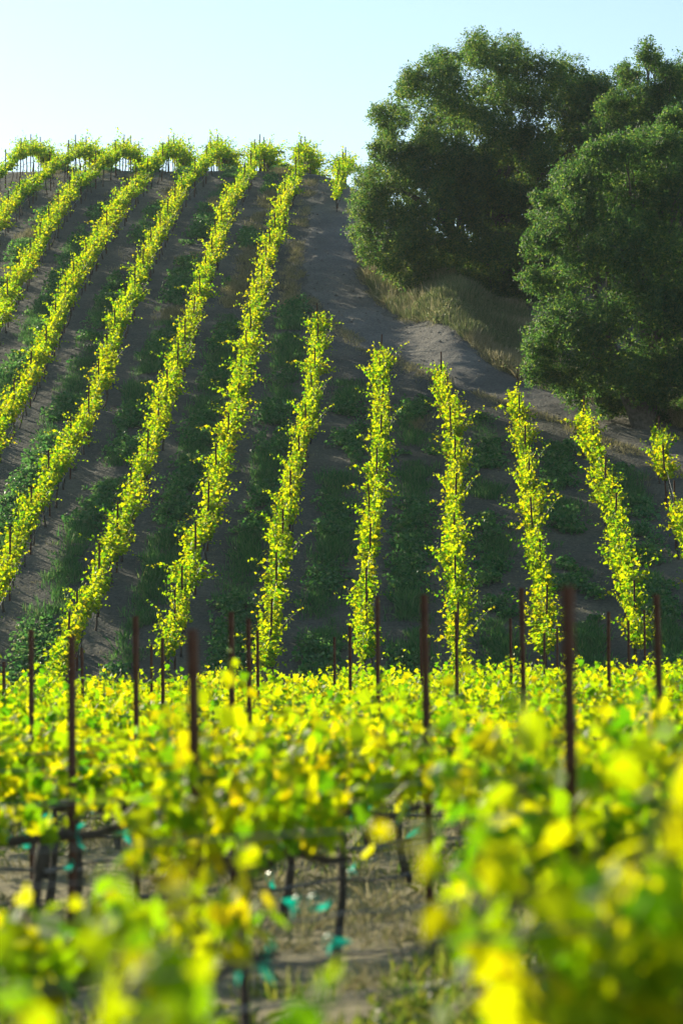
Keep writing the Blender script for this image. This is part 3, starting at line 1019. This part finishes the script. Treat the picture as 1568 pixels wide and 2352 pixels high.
OAK_A = [(1085, 122, 52), (1020, 152, 48), (1185, 138, 55), (1275, 150, 50), (950, 205, 50), (1040, 225, 70), (1130, 215, 70), (1215, 215, 68), (1295, 215, 55), (912, 268, 44), (995, 270, 36),
         (900, 325, 36), (1060, 310, 62), (1150, 305, 66), (1240, 300, 66), (1320, 275, 52), (1390, 232, 34), (1365, 320, 50),
         (868, 395, 56), (845, 455, 46), (838, 520, 40), (930, 400, 52), (1010, 385, 58), (1085, 375, 44), (930, 470, 72), (1020, 470, 72), (860, 555, 34),
         (1225, 385, 56), (1310, 385, 60), (1290, 460, 60), (1220, 500, 52), (960, 560, 74), (1050, 560, 70), (1140, 570, 64), (1000, 625, 58), (1085, 640, 62), (1170, 650, 62), (1230, 590, 66),
         (1215, 690, 60), (1120, 520, 40), (1150, 470, 30), (1110, 430, 30), (950, 340, 40), (1000, 330, 36), (880, 330, 30), (1180, 430, 44), (1060, 620, 60, 2), (960, 640, 40), (1130, 690, 50), (1260, 680, 70), (1210, 760, 60), (900, 590, 30),
         (1080, 385, 56), (1125, 440, 46), (1060, 440, 60), (1175, 360, 60), (1200, 440, 50), (1120, 350, 50), (1345, 235, 46), (1390, 262, 46), (1370, 300, 60), (1330, 210, 40), (1400, 228, 50), (1375, 210, 42), (1425, 255, 50)]
OAK_B = [(1365, 345, 44), (1318, 405, 52), (1420, 365, 56), (1478, 325, 42), (1250, 475, 44), (1300, 495, 62), (1390, 460, 72), (1475, 430, 75), (1560, 420, 80), (1250, 560, 40), (1258, 640, 44),
         (1330, 590, 74), (1430, 570, 84), (1530, 550, 86), (1285, 725, 62), (1375, 710, 84), (1475, 700, 92), (1570, 690, 95), (1255, 790, 52), (1335, 815, 66), (1440, 820, 78), (1550, 825, 82),
         (1650, 560, 95), (1660, 430, 90), (1670, 700, 100), (1660, 830, 90), (1530, 340, 46), (1550, 265, 38), (1590, 300, 60), (1640, 260, 70),
         (1290, 865, 40, -1), (1370, 880, 50, -1), (1450, 885, 54, -1), (1530, 890, 56, -1), (1610, 895, 60, -1), (1400, 910, 40, 1), (1470, 925, 44, 1), (1540, 932, 44, 1), (1610, 940, 48, 1), (1680, 950, 56, 1), (1330, 890, 36, 1), (1240, 850, 40, -1), (1680, 900, 80)]
OAK_C = [(1440, 162, 30), (1512, 140, 30), (1550, 172, 42), (1468, 210, 48), (1530, 225, 55), (1425, 245, 44), (1460, 280, 60), (1600, 180, 62), (1390, 300, 44), (1420, 350, 60), (1540, 300, 60),
         (1500, 370, 70), (1640, 240, 70), (1420, 420, 60), (1500, 450, 76), (1570, 480, 84), (1640, 520, 90), (1560, 400, 80), (1480, 520, 80), (1600, 600, 90), (1650, 420, 90)]
oak('big round dark green oak with sky showing through, at the top of the track', 1090, 121, OAK_A, .34)
oak('dense oak at the right edge with sunlit left flank sweeping to the ground', 1470, 98, OAK_B, .34, stems=3)
OAK_D = [(1160, 500, 80), (1260, 480, 80), (1290, 560, 80), (1200, 600, 80), (1240, 680, 80), (1120, 640, 70), (1040, 620, 60), (1330, 640, 90), (1350, 440, 80), (1300, 380, 60), (1420, 520, 90), (1500, 600, 90), (1600, 560, 90), (1210, 745, 54, -4), (1250, 790, 50, -7), (1190, 700, 50, -3)]
oak('dark oak half hidden in shade between the big oak and the right-hand oak', 1240, 125, OAK_D, .3, depth=2.5)
oak('oak rising behind the right-hand oak, only its crown showing', 1540, 111, OAK_C, .3, depth=3)
print('hill vines', len(vine_jobs), 'stakes', len(stake_jobs), 'fg', fg_vines)

# ------------------------------------------------------------------ the sunlit air
m, nt, out = mat('haze')
pv = nt.nodes.new('ShaderNodeVolumePrincipled')
pv.inputs['Color'].default_value = (0.80, 0.93, 1.0, 1)
pv.inputs['Density'].default_value = 0.00012
pv.inputs['Anisotropy'].default_value = 0.4
nt.links.new(pv.outputs[0], out.inputs['Volume'])
hb = MB()
X0, X1, Y0, Y1, Z0, Z1 = -610, 610, -70, 610, -230, 45
hb.add([(X0, Y0, Z0), (X1, Y0, Z0), (X1, Y1, Z0), (X0, Y1, Z0), (X0, Y0, Z1), (X1, Y0, Z1), (X1, Y1, Z1), (X0, Y1, Z1)],
       [(0, 3, 2, 1), (4, 5, 6, 7), (0, 1, 5, 4), (1, 2, 6, 5), (2, 3, 7, 6), (3, 0, 4, 7)])
o = link('haze', hb.mesh('haze', m)); kind(o, 'stuff', 'thin sunlit blue haze in the air over the vineyard', 'haze')
